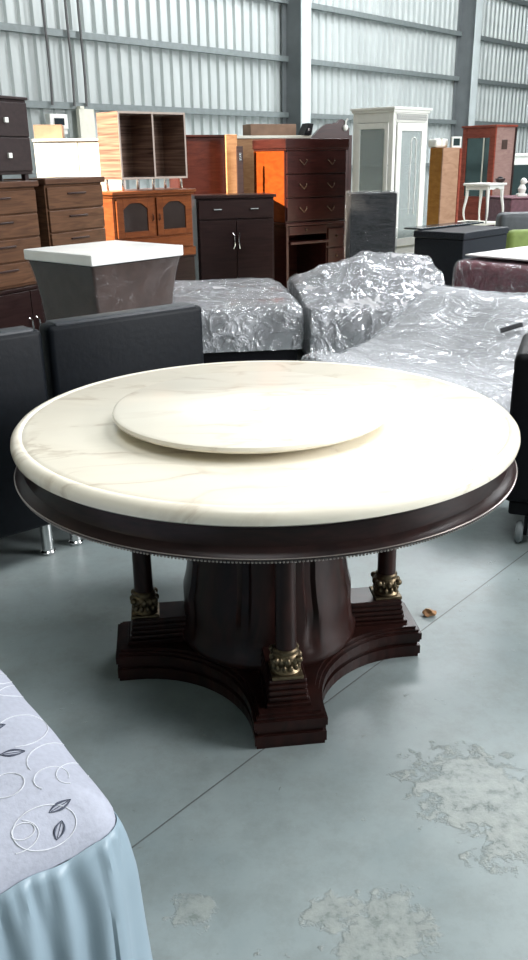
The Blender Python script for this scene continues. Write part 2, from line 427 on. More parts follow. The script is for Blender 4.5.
def cross(reach, hw, cr, d):
    """concave-sided cross outline: feet of half width hw; arcs bow in between the feet"""
    pts = []
    flat = reach - d
    for k_ in range(4):
        a = k_*PI/2; ca, sa = math.cos(a), math.sin(a)
        L = [(reach, -hw), (reach, hw), (flat, hw)]
        cx = cy = flat; R = flat - hw
        for i in range(1, 16):
            th = -PI/2 - i*(PI/2)/16
            L.append((cx + R*math.cos(th), cy + R*math.sin(th)))
        L.append((hw, flat))
        for x, y in L[:-1] + [L[-1]]: pts.append((x*ca - y*sa, x*sa + y*ca))
    return pts
m = MB()
def layer(reach, hw, z0, z1, d=.05): m.prism(cross(reach, hw, 0, d), z0, z1)
layer(.462, .092, 0, .012); layer(.466, .096, .012, .040); layer(.458, .087, .040, .052)
layer(.464, .094, .052, .062); layer(.468, .098, .062, .085); layer(.460, .090, .085, .094); layer(.452, .082, .094, .102)
m.build('plinth', M['mahog2'], tb)
for k_ in range(4):
    a = k_*PI/2; R = Matrix.Rotation(a, 4, 'Z')
    def loc(m_):
        for v in m_.bm.verts: v.co = R @ v.co
        return m_
    m = MB(); m.box(.20, .432, -.060, .060, .100, .112, .002)
    for q in range(4): m.box(.20, .424-.003*q, -.054+.001*q, .054-.001*q, .113+.0165*q, .127+.0165*q, .005); m.box(.20, .416-.003*q, -.048, .048, .11+.0165*q, .13+.0165*q)
    loc(m).build('column_block', M['mahog2'], tb)
    m = MB(); m.lathe([(.030, .24), (.0285, .26), (.027, .45), (.026, .60), (.031, .615), (.031, .66)], 32, (.375, 0, 0))
    cl = loc(m).build('column', M['mahog2'], tb, True)
    m = MB(); c = (.375, 0, 0)
    m.box(c[0]-.042, c[0]+.042, -.042, .042, .176, .186, .002)
    m.lathe([(.038, .184), (.040, .190), (.034, .198), (.030, .205), (.036, .222), (.041, .230), (.038, .237), (.033, .242), (.034, .252), (.030, .256)], 32, c)
    for q in range(12):
        b_ = 2*PI*q/12; m.sphere((c[0]+.036*math.cos(b_), .036*math.sin(b_), .227), .0085, (1, 1, 1.4), 2)
        m.sphere((c[0]+.034*math.cos(b_+.26), .034*math.sin(b_+.26), .204), .007, (1, 1, 1.5), 2)
    for q in range(4):
        b_ = PI/4+q*PI/2; m.sphere((c[0]+.044*math.cos(b_), .044*math.sin(b_), .232), .0105, sub=2)
    loc(m).build('gilt_collar', M['gilt'], cl, True)
# lazy susan
ls = thing('lazy_susan', 'smaller cream marble turntable lying on the round table top', 'turntable', (-.032, 2.245), z=.786)
m = MB(); m.lathe([(0, .022), (.365, .022), (.376, .026), (.381, .033), (.379, .041), (.371, .045), (0, .045)], SEG); m.build('turntable_top', M['marble2'], ls, True)
m = MB(); m.lathe([(0, 0), (.16, 0), (.16, .010), (.13, .012), (.13, .022), (0, .022)], 64); m.build('swivel_base', M['chrome'], ls, True)

# ------------------------------------------------------------------ foreground bed
BX, BY = -.242, 1.118
bd = thing('single_bed', 'bed with lilac swirl-embroidered cover and blue ruffle in the foreground', 'bed', (BX, BY), -37-90)
# local x along the side that runs back past the camera (length), local y = right away?  (see az)
LEN, WID = 1.75, .95
def rrect(d, s, r):
    """point on the rounded rectangle 0..LEN x -WID..0 grown by d, s in 0..1 around"""
    x0, x1, y0, y1 = -d, LEN+d, -WID-d, d
    r = max(.012, r + d)
    segs = []
    cs = [(x0+r, y1-r, PI/2, PI), (x0+r, y0+r, PI, 1.5*PI), (x1-r, y0+r, 1.5*PI, 2*PI), (x1-r, y1-r, 0, PI/2)]
    per = [PI/2*r, (y1-y0)-2*r, PI/2*r, (x1-x0)-2*r, PI/2*r, (y1-y0)-2*r, PI/2*r, (x1-x0)-2*r]
    T = sum(per); q = s*T
    corners = [(x0+r, y1-r, PI/2), (x0+r, y0+r, PI), (x1-r, y0+r, 1.5*PI), (x1-r, y1-r, 0)]
    for i in range(4):
        cx, cy, a0 = corners[i]
        L = PI/2*r
        if q <= L:
            a = a0 + q/r; return Vector((cx+r*math.cos(a), cy+r*math.sin(a))), Vector((math.cos(a), math.sin(a)))
        q -= L
        L = ((y1-y0) if i % 2 == 0 else (x1-x0)) - 2*r; a = a0+PI/2
        if q <= L:
            d_ = Vector((-math.sin(a), math.cos(a)))
            return Vector((cx+r*math.cos(a), cy+r*math.sin(a))) + d_*q, Vector((math.cos(a), math.sin(a)))
        q -= L
    return Vector((x0+r, y1)), Vector((0, 1))
prof = [(.30, .512), (.22, .511), (.16, .508), (.12, .503), (.085, .495), (.055, .482), (.032, .466), (.014, .446), (.003, .424), (.0, .402)]
m = MB(); NS = 260
V = []; F = []
for (ins, z) in prof:
    for i in range(NS):
        q, nn = rrect(-ins, i/NS, .05)
        kf = min(1, max(0, (z-.402)/.05))
        w = (.006*nz((q.x, q.y, z), 9) + .012*nz((q.x, q.y, z), 3, 4))*kf
        V.append((q.x+nn.x*w*.6, q.y+nn.y*w*.6, z+w*.8))
for k_ in range(len(prof)-1):
    for i in range(NS):
        j = (i+1) % NS; F.append((k_*NS+i, k_*NS+j, (k_+1)*NS+j, (k_+1)*NS+i))
F.append(list(range(NS)))
m._new(V, F)
# embroidery: thin raised cords and printed leaves, part of the cover itself
from mathutils.bvhtree import BVHTree
m.bm.normal_update(); bvh = BVHTree.FromBMesh(m.bm)
def drop(x, y):
    dv = Vector((-.34, -1.03, -.97)).normalized()
    h = bvh.ray_cast(Vector((x, y, .49)) - dv*.5, dv)
    if h[0] is None or h[0].z < .405: return None
    return Vector(h[0]) + h[1]*(.0008 if h[1].z > 0 else -.0008)
def cord(pts, r, seg=5):
    run = []
    rr = r if isinstance(r, list) else [r]*len(pts)
    for p, q in list(zip(pts, rr)) + [(None, 0)]:
        if p is None:
            if len(run) > 2: m.tube([a for a, b in run], [b for a, b in run], seg)
            run = []
        else: run.append((p, q))
def swirl(cx, cy, r, turns, a0, grow=.0, n=44, tail=0., ta=0.):
    pts = []
    for i in range(n+1):
        f = i/n; a = a0 + 2*PI*turns*f; rr = r*(1-grow*f)
        pts.append(drop(cx+rr*math.cos(a), cy+rr*math.sin(a)))
    cord(pts, .0009, 5)
m.mi = 1
for a_ in ((.139, .004, .050, 1.0, 0, .0), (.170, -.010, .019, 1.0, 0, .1), (.185, -.005, .036, .45, 1.2, .0), (.050, -.085, .026, -.8, 1.0, -.2), (.085, -.095, .030, .7, 2.5, .1), (.150, -.125, .032, .8, .2, .2), (.060, -.14, .045, .45, 3.6, .0), (.075, -.25, .05, .7, 1.0, .1), (.03, -.36, .05, .6, 2.0, .1), (.12, -.33, .04, -.8, 2.0, .1)): swirl(*a_)
rnd = random.Random(5)
for gx in range(-1, 9):
    for gy in range(0, 6):
        cx = .05+gx*.17+rnd.uniform(-.03, .03); cy = -.07-gy*.17+rnd.uniform(-.03, .03)
        if not (.0 < cx < LEN-.02 and -WID+.02 < cy < .0): continue
        if cx < .22 and cy > -.42: continue
        sg_ = rnd.choice((-1, 1))
        swirl(cx, cy, rnd.uniform(.055, .075), sg_*.8, rnd.uniform(0, 6.3), -.35)
        swirl(cx+.02*sg_, cy-.012, .026, sg_*1.1, rnd.uniform(0, 6.3), .25)
        swirl(cx-.06, cy+.04*sg_, .045, -sg_*.55, rnd.uniform(0, 6.3), .1)
m.mi = 2
leaves = [(.112, -.195, 2.75), (.100, -.025, 3.3), (.123, .024, 4.1)]
for gx in range(0, 8):
    for gy in range(0, 5):
        cx = .10+gx*.19+rnd.uniform(-.03, .03); cy = -.10-gy*.18+rnd.uniform(-.03, .03); a = rnd.uniform(-.4, 1.0)
        if cx > .24 or cy < -.25: leaves.append((cx, cy, a))
for cx, cy, a in leaves:
    if 1:
        L = .021; ca, sa = math.cos(a), math.sin(a)
        for side in (-1, 1):
            pts = [drop(cx+ca*t_*L-sa*side*.0075*(1-t_*t_), cy+sa*t_*L+ca*side*.0075*(1-t_*t_)) for t_ in [q/6-1 for q in range(13)]]
            cord(pts, [.0006+.0018*(1-abs(q/6-1)) for q in range(13)], 5)
        pts = [drop(cx+ca*t_*L*.8, cy+sa*t_*L*.8) for t_ in [q/3-1 for q in range(7)]]; cord(pts, .0007, 5)
m.build('bed_cover', [M['spread'], M['thread'], M['leaf']], bd, True, norm=False)
m = MB(); rows = 16; NR = 900; V = []; F = []
for k_ in range(rows+1):
    f = k_/rows; z = .405 - f*.375
    for i in range(NR):
        s_ = i/NR; p, nn = rrect(0, s_, .05)
        L = s_*5.2
        ph = L*92 + 3.4*noise.noise(Vector((L*3.1, 1.7, 0))) + .8*f*noise.noise(Vector((L*7, f*2, 3)))
        amp = .005 + .013*f**.6
        amp *= .7 + .6*noise.noise(Vector((L*4, 9, 0)))
        off = .001 + .016*min(1, f*3) + .014*f + amp*min(1, f*6+.1)*math.sin(ph) + .0050*math.sin(L*190+2*math.sin(L*31))*max(0, 1-f*3.5)*min(1, f*12)
        V.append((p.x+nn.x*off, p.y+nn.y*off, z + .004*math.sin(ph*.5)))
for k_ in range(rows):
    for i in range(NR):
        j = (i+1) % NR; F.append((k_*NR+i, k_*NR+j, (k_+1)*NR+j, (k_+1)*NR+i))
m._new(V, F); ru = m.build('ruffle', M['ruffle'], bd, True, norm=False)
sm = ru.modifiers.new('thickness', 'SOLIDIFY'); sm.thickness = .002
m = MB(); m.box(.04, LEN-.04, -WID+.04, -.04, .03, .40, .02); m.build('base', M['sheet'], bd)

# ------------------------------------------------------------------ navy sofa units (seen from behind)
def sofa_unit(P, az, W, label, ztop):
    t = thing('sofa_section', label, 'sofa', P, az, 'navy sofa sections')
    m = MB(); m.box(0, W, 0, .10, .14, ztop, .022); m.build('backrest', [M['navy']], t, True)
    m = MB(); m.box(.03, W-.03, .006, .094, ztop-.014, ztop+.006, .009); m.build('back_top', M['navyside'], t, True)  # top of the backrest, its lighter tone put into the colour
    m = MB(); m.box(.005, W-.005, .101, .80, .14, .32, .03); m.build('seat_base', M['navy'], t, True)
    m = MB(); m.box(.01, W-.01, .105, .81, .322, .45, .05); m.build('seat_cushion', M['navy'], t, True)
    for x in (.05, W-.05):
        for y in (.06, .75):
            m = MB(); m.lathe([(.026, 0), (.030, .004), (.030, .012), (.024, .018), (.024, .14)], 20, (x, y, 0)); m.build('leg', M['chrome'], t, True)
    return t
sofa_unit((-.775, 3.045), 51, .69, 'navy leather sofa section, its back reaching behind the marble table', .905)
d_ = (math.sin(rad(51)), math.cos(rad(51)))
sofa_unit((-.79-.80*d_[0], 3.02-.80*d_[1]), 51, .80, 'navy leather sofa section at the left edge of the photo', .90)

# ------------------------------------------------------------------ plastic wrapped pieces
def wrapped_loft(name, prof, W, mat, filmmat, parent, wr=.02, seed=0., inflate=.012, n=70, zs=None):
    """a long piece: profile (y,z) in the side view, run along x = 0..W, rounded at the two ends; then its film"""
    # resample profile
    L = [0]
    for i in range(1, len(prof)): L.append(L[-1] + math.dist(prof[i], prof[i-1]))
    K = 90
    def pt(s):
        s *= L[-1]
        for i in range(1, len(prof)):
            if s <= L[i]+1e-9:
                f = (s-L[i-1])/(L[i]-L[i-1]); a, b = prof[i-1], prof[i]
                return a[0]+(b[0]-a[0])*f, a[1]+(b[1]-a[1])*f
        return prof[-1]
    PP = [pt(i/K) for i in range(K+1)]
    for it in range(3): PP = [PP[0]] + [((PP[i-1][0]+2*PP[i][0]+PP[i+1][0])/4, (PP[i-1][1]+2*PP[i][1]+PP[i+1][1])/4) for i in range(1, K)] + [PP[-1]]
    cy = sum(p[0] for p in PP)/len(PP)
    zb = min(p[1] for p in PP)
    def surf(infl, wrk, sd_):
        m = MB(); V = []; F = []
        xs = [0, .0, .006, .02, .045] + [.045+(W-.09)*i/n for i in range(1, n)] + [W-.045, W-.02, W-.006, W, W]
        ins = [1., .035, .018, .006, 0] + [0]*(n-1) + [0, .006, .018, .035, 1.]
        for x, q in zip(xs, ins):
            ex = -infl if x < W*.02 else (infl if x > W*.98 else 0)
            for (y, z) in PP:
                if q >= 1: yy, zz = y+(cy-y)*.04, z - .04
                else: yy, zz = y + (cy-y)*q*1.0, z - q*.8*(1 if z > zb+.1 else 0)
                if zs and zz > .44: zz = .44+(zz-.44)*zs(x)
                d = Vector((0, yy-cy, zz-(zb+.1)))
                d = d.normalized() if d.length > 1e-6 else Vector((0,0,1))
                w = wrk*(nz((x, yy, zz), 4.2, sd_) + .6*abs(nz((x*1.6, yy*.8, zz), 8, sd_+2)) - .15*nz((x*3, yy, zz), 20, sd_))
                hf = min(1, max(0, (zz-zb)/.1))
                V.append(Vector((x+ex, yy, max(zz, zb))) + d*(infl + w*hf))
        kk = K+1
        for i in range(len(xs)-1):
            for j in range(K): F.append((i*kk+j, (i+1)*kk+j, (i+1)*kk+j+1, i*kk+j+1))
        F.append(list(range(kk))); F.append([(len(xs)-1)*kk+j for j in range(kk)][::-1])
        m._new(V, F)
        return m
    b = surf(0, wr*.6, seed).build(name, mat, parent, True)
    f = surf(inflate, wr, seed+.15).build('plastic_wrap', filmmat, parent, True)
    return b
# grey lounge sofa on the right
g1 = thing('wrapped_sofa', 'grey sofa under clear plastic and bubble wrap right behind the round table', 'sofa', (.215, 4.42), 139)
P_ = [(.0, .22), (.0, .40), (.03, .445), (.30, .455), (.55, .50), (.80, .62), (.98, .715), (1.12, .735), (1.27, .69), (1.33, .55), (1.34, .22)]
wrapped_loft('upholstery', P_, 1.16, M['gsofa'], M['film2'], g1, .022, 3.)
m = MB()
def bub(u, v):
    y0 = [(-.022, .24), (-.024, .33), (-.022, .42), (.0, .462), (.06, .472), (.15, .478)]
    q = u*(len(y0)-1); i = min(int(q), len(y0)-2); f = q-i
    y = y0[i][0]+(y0[i+1][0]-y0[i][0])*f; z = y0[i][1]+(y0[i+1][1]-y0[i][1])*f
    x = .0+v*1.16
    return Vector((x, y-.006*nz((x, y, z), 7), z+.012+.010*nz((x, y, z), 6, 3)))
m.grid(bub, 20, 110); bw = m.build('bubble_wrap', M['bubble'], g1, True)
bw.modifiers.new('t', 'SOLIDIFY').thickness = .003
part('base', M['black'], g1, (.03, 1.13, .03, 1.30, .05, .215), bev=.01)
for x in (.1, 1.06):
    for y in (.1, 1.2): part('foot', M['black'], g1, (x-.03, x+.03, y-.03, y+.03, 0, .05))
m = MB(); m.box(-.055, .055, -.019, .019, 0, .004, .001)
for v in m.bm.verts: v.co = Vector((.785 + v.co.x*.75 - v.co.y*.66, .74 + v.co.x*.66 + v.co.y*.75, v.co.z))
for v in m.bm.verts: v.co.z += .635 + (v.co.y-.75)*.5
m.build('tag', M['black'], g1)
# grey mattress behind
g2 = thing('wrapped_mattress', 'flat grey mattress in shiny clear plastic beyond the navy sofa back', 'mattress', (-.80, 5.95), 83)
wrapped_loft('mattress', [(0, .16), (0, .42), (.04, .47), (.3, .485), (1.2, .485), (1.55, .47), (1.6, .42), (1.6, .16)], 1.10, M['gmatt'], M['film'], g2, .03, 11.)
part('base', M['black'], g2, (.03, 1.07, .03, 1.55, .0, .155), bev=.01)
g3 = thing('wrapped_recliner', 'rumpled grey recliner in loose clear plastic beside the flat wrapped mattress', 'sofa', (.36, 6.02), 83)
wrapped_loft('upholstery', [(0, .10), (0, .40), (.05, .47), (.35, .50), (.6, .60), (.82, .72), (.98, .72), (1.06, .60), (1.08, .10)], 1.12, M['gmatt'], M['film'], g3, .055, 21., zs=lambda x: .35+.65*min(1, max(0, x/.55))**.8)
part('base', M['black'], g3, (.05, 1.07, .05, 1.02, .0, .095), bev=.01)
# maroon bed
g4 = thing('wrapped_bed', 'maroon bed with white top sheet, wrapped in plastic at right edge', 'bed', (1.68, 7.45), 139)
wrapped_loft('mattress', [(0, .25), (0, .58), (.03, .62), (.3, .63), (1.3, .63), (1.55, .62), (1.58, .58), (1.58, .25)], 1.35, M['maroon'], M['film3'], g4, .02, 31.)
part('top_sheet', M['sheet'], g4, (.03, 1.30, .10, 1.53, .652, .668), bev=.008)
part('base', M['maroon'], g4, (.02, 1.33, .02, 1.56, .0, .245), bev=.01)

# waisted pedestal counter
pd = thing('pedestal_table_base', 'brown waisted pedestal block with flat white top, wrapped in film', 'pedestal', (-.905, 4.62), 41)
PW, PD_ = .66, .60
def waist(infl=0., wr=0., sd_=0.):
    m = MB(); V = []; F = []; K = 30; ring = []
    for k_ in range(K+1):
        z = .93*k_/K; s = 1 - .15*math.sin(PI*min(1, z/.92))**.7
        hx, hy = PW/2*s+infl, PD_/2*s+infl; cr = .02; pts = []
        for cx, cy, a0 in ((hx-cr, -hy+cr, -PI/2), (hx-cr, hy-cr, 0), (-hx+cr, hy-cr, PI/2), (-hx+cr, -hy+cr, PI)):
            for q in range(5):
                a = a0+q*PI/8; pts.append((cx+cr*math.cos(a), cy+cr*math.sin(a)))
        full = []
        for i in range(20):
            a, b = pts[i], pts[(i+1) % 20]
            n_ = 10 if i % 5 == 4 else 1
            for q in range(n_): full.append((a[0]+(b[0]-a[0])*q/n_, a[1]+(b[1]-a[1])*q/n_))
        nR = len(full)
        for x, y in full:
            w = wr*nz((x, y, z*.6), 9, sd_); l = math.hypot(x, y)
            V.append((PW/2+x+x/l*w, PD_/2+y+y/l*w, z))
    for k_ in range(K):
        for i in range(nR): j = (i+1) % nR; F.append((k_*nR+i, k_*nR+j, (k_+1)*nR+j, (k_+1)*nR+i))
    F.append(list(range(nR))[::-1]); F.append([K*nR+i for i in range(nR)])
    return m._new(V, F)
waist().build('body', M['greybrown'], pd, True)
waist(.006, .008, 2).build('plastic_film', M['filmv'], pd, True)
part('top_panel', M['pedtop'], pd, (-.012, PW+.012, -.012, PD_+.012, .935, .995), bev=.008)

# ------------------------------------------------------------------ black chair on castors, right edge
bc = thing('castor_armchair', 'black padded armchair on castors cut off by the right edge', 'armchair', (.935, 3.06), 110)
m = MB(); m.box(0, .13, .0, .46, .18, .775, .03); m.build('armrest', M['black'], bc, True)
m = MB(); m.box(.65, .78, .0, .46, .18, .775, .03); m.build('armrest', M['black'], bc, True)
m = MB(); m.box(.131, .649, .0, .36, .18, .45, .03); m.build('seat', M['black'], bc, True)
m = MB(); m.box(.131, .649, .365, .46, .18, .90, .04); m.build('backrest', M['black'], bc, True)
part('frame', M['black'], bc, (.03, .75, .03, .43, .12, .18), bev=.01)
for x in (.10, .70):
    for y in (.045, .40):
        m = MB(); t = bmesh.new(); bmesh.ops.create_cone(t, cap_ends=True, segments=28, radius1=.046, radius2=.046, depth=.03)
        bmesh.ops.bevel(t, geom=[e for e in t.edges if len(e.link_faces) == 2 and e.calc_face_angle() > 1], offset=.008, segments=3, affect='EDGES')
        m.merge(t, Matrix.Translation((x-.02, y, .046)) @ Matrix.Rotation(PI/2, 4, 'Y'))
        cs = m.build('castor', M['rubber'], bc, True)
        part('bracket', M['black'], cs, (x-.005, x+.01, y-.02, y+.02, .04, .121), bev=.003)

# ------------------------------------------------------------------ chests on the dark sideboard (left)
AZL = 28.; dL = Vector((math.sin(rad(AZL)), math.cos(rad(AZL)), 0)); nL = Vector((-dL.y, dL.x, 0))
SB = Vector((-2.22, 5.80, 0)) 
sb = thing('low_sideboard', 'low dark sideboard with chrome bar handles beneath the two brown chests', 'sideboard', SB, AZL)
part('body', M['espresso'], sb, (0, 2.02, .02, .52, .0, .545), bev=.004)
part('top', M['espresso'], sb, (-.01, 2.03, .0, .53, .546, .568), bev=.004)
for i, (xa, xb) in enumerate(((.01, .45), (.458, .905), (.913, 1.46), (1.468, 2.01))):
    d_ = part('door', M['espresso'], sb, (xa, xb, -.002, .019, .04, .535), bev=.004)
    hx = xb-.035 if i in (1, 3) else xa+.035
    if i == 0: hx = xa+.035
    m = MB(); m.tube([(hx, -.004, .19), (hx, -.03, .21), (hx, -.034, .26), (hx, -.03, .31), (hx, -.004, .33)], .007, 8); m.build('handle', M['chrome'], d_, True)
def chest(name, label, P, az, W, D, z0, z1, mats, rows, handles, cornice=.045, over=.018, group=None, side=None, hkind='bar', cat='chest of drawers'):
    t = thing(name, label, cat, P, az, group, z=z0); H = z1-z0
    bm_, tm_, hm_ = mats
    part('body', side or bm_, t, (0, W, .016, D, 0, H-cornice), bev=.003)
    part('top', tm_, t, (-over, W+over, -over, D, H-cornice, H), bev=.008)
    hh = (H-cornice-.03)/rows
    for r in range(rows):
        z = .02+r*hh
        d = part('drawer', bm_, t, (.012, W-.012, -.004, .0155, z, z+hh-.012), bev=.006)
        xs = [W/2] if handles == 1 else [W*.27, W*.73]
        for x in xs:
            m = MB()
            if hkind == 'bail':
                m.tube([(x-.045, -.008, z+hh*.55), (x-.035, -.022, z+hh*.5), (x, -.026, z+hh*.36), (x+.035, -.022, z+hh*.5), (x+.045, -.008, z+hh*.55)], .005, 6)
                m.sphere((x-.045, -.008, z+hh*.56), .011, sub=1); m.sphere((x+.045, -.008, z+hh*.56), .011, sub=1)
            else:
                m.box(x-W*.16, x+W*.16, -.018, -.003, z+hh*.60, z+hh*.60+.014, .004)
            m.build('handle', hm_, d, True)
    return t
def along(base, d, t, n=None, s=0): return base + d*t + (n*s if n else Vector())
chest('chest_of_drawers', 'brown wooden drawer chest carrying the small black bedside cabinet', along(SB, dL, .27, nL, .03), AZL, .86, .42, .57, 1.335, (M['brownchest'], M['browntop'], M['darkwood']), 4, 1, group='brown chests on the sideboard')
chest('chest_of_drawers', 'brown wooden drawer chest in front of the bright white cabinet', along(SB, dL, 1.24, nL, .03), AZL, .71, .42, .57, 1.345, (M['brownchest'], M['browntop'], M['darkwood']), 4, 1, group='brown chests on the sideboard')
# black bedside cabinet on top
ns = thing('bedside_cabinet', 'small black two-drawer bedside cabinet with square white knobs, high at left', 'cabinet', along(SB, dL, .64, nL, .04), AZL, z=1.335)
part('body', M['nstand'], ns, (0, .50, .015, .36, .045, .56), bev=.004)
part('top', M['nstand'], ns, (-.01, .51, -.005, .365, .56, .58), bev=.004)
for z in (.07, .31):
    d_ = part('drawer', M['nstand'], ns, (.01, .49, -.002, .0145, z, z+.23), bev=.004)
    part('knob', M['white'], d_, (.232, .268, -.022, -.003, z+.09, z+.126), bev=.004)
for x in (.03, .43):
    for y in (.03, .30): part('leg', M['nstand'], ns, (x, x+.04, y, y+.04, 0, .0445), bev=.002)

# ------------------------------------------------------------------ orange glazed cabinet and the striped bookcase
lc = thing('low_cabinet', 'low dark cabinet hidden under the orange glazed cabinet', 'cabinet', (-1.40, 8.16), 45)
part('body', M['espresso'], lc, (0, 1.02, .0, .5, .0, .545), bev=.004); part('top', M['espresso'], lc, (-.01, 1.03, -.01, .5, .546, .56), bev=.003)
oc = thing('glazed_cabinet', 'orange wooden cabinet with two arched dark glass doors', 'cabinet', (-1.36, 8.20), 45, z=.56)
OW = .97
part('body', M['orangewood'], oc, (0, OW, .02, .45, 0, .585), bev=.004)
m = MB(); m.box(-.03, OW+.03, -.03, .46, .605, .64, .012); m.box(-.012, OW+.012, -.012, .455, .585, .606, .006); m.build('cornice', M['orangewood'], oc)
for i in range(2):
    x0 = .03+i*(OW/2-.01); x1 = x0+OW/2-.05; z0, z1 = .215, .57
    m = MB(); iw = .075
    m.box(x0, x0+iw, -.004, .019, z0, z1, .004); m.box(x1-iw, x1, -.004, .019, z0, z1, .004)
    m.box(x0+iw, x1-iw, -.004, .019, z0, z0+.055, .003)
    n_ = 12; A, B = x0+iw, x1-iw; arch = []
    for q in range(n_+1):
        f = q/n_; s = math.sin(PI*f)
        arch.append((A+(B-A)*f, z1-.095+.055*min(1, s*1.25)))
    m.prism_y([(A, z1), ] + arch + [(B, z1)], -.004, .019)
    d_ = m.build('door', M['orangewood'], oc)
    m = MB(); m.box(A, B, .008, .012, z0+.055, z1-.03); m.build('pane', M['duskglass'], d_)
    kx = x1-.02 if i == 0 else x0+.02
    m = MB(); m.tube([(kx, -.004, .36), (kx, -.02, .37), (kx, -.02, .41), (kx, -.004, .42)], .005, 6); m.build('handle', M['darkwood'], d_, True)
part('drawer', M['orangewood'], oc, (.03, OW-.03, -.004, .0195, .095, .195), bev=.005)
part('skirting', M['orangewood'], oc, (-.008, OW+.008, -.008, .0195, 0, .08), bev=.004)
zb = thing('open_bookcase', 'striped walnut two-bay open unit on small feet atop the orange cabinet', 'shelf unit', (-1.285, 8.31), 50, z=1.20)
ZW, ZD, z0, z1 = .75, .38, .10, .69
th = .018
part('side_panel', M['zebra'], zb, (0, th, 0, ZD, z0, z1), bev=.001)
part('side_panel', M['zebra'], zb, (ZW-th, ZW, 0, ZD, z0, z1), bev=.001)
part('divider', M['zebra'], zb, (ZW/2-th/2, ZW/2+th/2, 0, ZD-.01, z0+th, z1-th), bev=.001)
part('top_panel', M['zebra_edge'], zb, (th, ZW-th, 0, ZD, z1-th, z1), bev=.001)
part('bottom_panel', M['zebra_edge'], zb, (th, ZW-th, 0, ZD, z0, z0+th), bev=.001)
part('back_panel', M['zebra'], zb, (th, ZW-th, ZD-.01, ZD, z0+th, z1-th), bev=.001)
for x in (0, ZW/2-th/2, ZW-th): part('edge_banding', M['zebra_edge'], zb, (x, x+th, -.003, 0, z0, z1), bev=.0005)
for x in (.03, ZW/2, ZW-.05):
    for y in (.04, ZD-.06):
        m = MB(); m.lathe([(.011, 0), (.014, .004), (.012, .10)], 12, (x, y, 0)); m.build('foot', M['chrome'], zb, True)

# ------------------------------------------------------------------ bright cabinet behind the chests
wc = thing('tall_white_cabinet', 'tall white cabinet blazing in sunlight behind the brown chests', 'cabinet', (-2.24, 8.98), 84)
part('body', M['whitehot'], wc, (0, .86, .02, .45, 0, 1.655), bev=.005); part('top', M['whitehot'], wc, (-.01, .87, -.01, .455, 1.656, 1.68), bev=.004)
for x in (.0, .432): 
    d_ = part('door', M['whitehot'], wc, (x+.003, x+.427, 0, .019, .04, 1.65), bev=.004)
    part('handle', M['chrome'], d_, (x+.2, x+.212, -.02, 0, .9, 1.05), bev=.003)
cb = thing('cardboard_box', 'brown cardboard box lying on the tall white sunlit cabinet', 'box', (-2.36+.10, 9.12), 84, z=1.68)
part('carton', M['cardboard'], cb, (-.0, .28, .0, .2, 0, .13), bev=.003); part('flap', M['cardboard'], cb, (0, .28, .0, .1, .131, .136), bev=.001)

# ------------------------------------------------------------------ espresso sideboard with double doors
ec = thing('double_door_cabinet', 'dark espresso cabinet with one wide drawer above two doors with curved handles', 'cabinet', (-.655, 9.10), 76)
EW = .83; EH = 1.12
part('body', M['espresso'], ec, (0, EW, .02, .42, 0, EH-.031), bev=.004)
part('top', M['espresso'], ec, (-.02, EW+.02, -.02, .43, EH-.03, EH), bev=.004)
d_ = part('drawer', M['espresso'], ec, (.02, EW-.02, -.002, .019, .885, 1.07), bev=.004)
for x in (.22, .61):
    m = MB(); m.tube([(x-.045, -.003, .98), (x-.04, -.022, .98), (x+.04, -.022, .98), (x+.045, -.003, .98)], .008, 8); m.build('handle', M['chrome'], d_, True)
for i, x in enumerate((.02, EW/2+.003)):
    d_ = part('door', M['espresso'], ec, (x, x+EW/2-.023, -.002, .019, .06, .87), bev=.004)
    hx = EW/2-.035 if i == 0 else EW/2+.035
    s_ = 1 if i == 0 else -1
    m = MB(); m.tube([(hx, -.003, .58), (hx+s_*.010, -.022, .61), (hx+s_*.014, -.024, .66), (hx+s_*.010, -.022, .71), (hx, -.003, .74)], .007, 8); m.build('handle', M['chrome'], d_, True)

# ------------------------------------------------------------------ desk and cherry chest on it
AZD = 56.
dk = thing('writing_desk', 'cherry wood kneehole desk carrying the tall cherry drawer chest', 'desk', (.285, 9.58), AZD)
DW, DD, DH = .84, .62, .80
part('top', M['redwood'], dk, (-.02, DW+.02, -.02, DD, DH-.03, DH), bev=.006)
part('side_panel', M['redwood'], dk, (0, .035, 0, DD-.02, 0, DH-.0305), bev=.004)
part('back_panel', M['redwood'], dk, (.036, DW-.27, DD-.05, DD-.02, .1, DH-.0305), bev=.002)
part('drawer_pedestal', M['redwood'], dk, (DW-.265, DW, .02, DD-.02, 0, DH-.0305), bev=.003)
for z in (.52, .30, .08):
    d_ = part('drawer', M['redwood'], dk, (DW-.25, DW-.015, 0, .0195, z, z+.2), bev=.006)
    m = MB(); m.sphere((DW-.13, -.008, z+.11), .014, sub=1); m.build('knob', M['brass'], d_)
d_ = part('drawer', M['redwood'], dk, (.04, DW-.27, .0, .35, .67, .765), bev=.006)
m = MB(); m.sphere((.27, -.008, .72), .014, sub=1); m.build('knob', M['brass'], d_)
part('keyboard_shelf', M['redwood'], dk, (.04, DW-.27, -.03, .35, .57, .60), bev=.006)
ch = chest('tall_chest', 'tall cherry wood three-drawer chest with sunlit orange side, stacked on the desk', (.285, 9.58), AZD, .84, .62, .80, 1.665, (M['redwood'], M['redwood'], M['brass']), 3, 2, cornice=.10, hkind='bail', side=M['redwood'])
part('side_sun_tint', M['chestside'], ch, (-.004, -.0003, .03, .61, .01, .76), bev=.0005)  # thin sheet tinted for the sunlit side, over the plain cherry body
part('cornice_rail', M['redwood'], ch, (-.01, .85, -.012, .61, .745, .764), bev=.004)

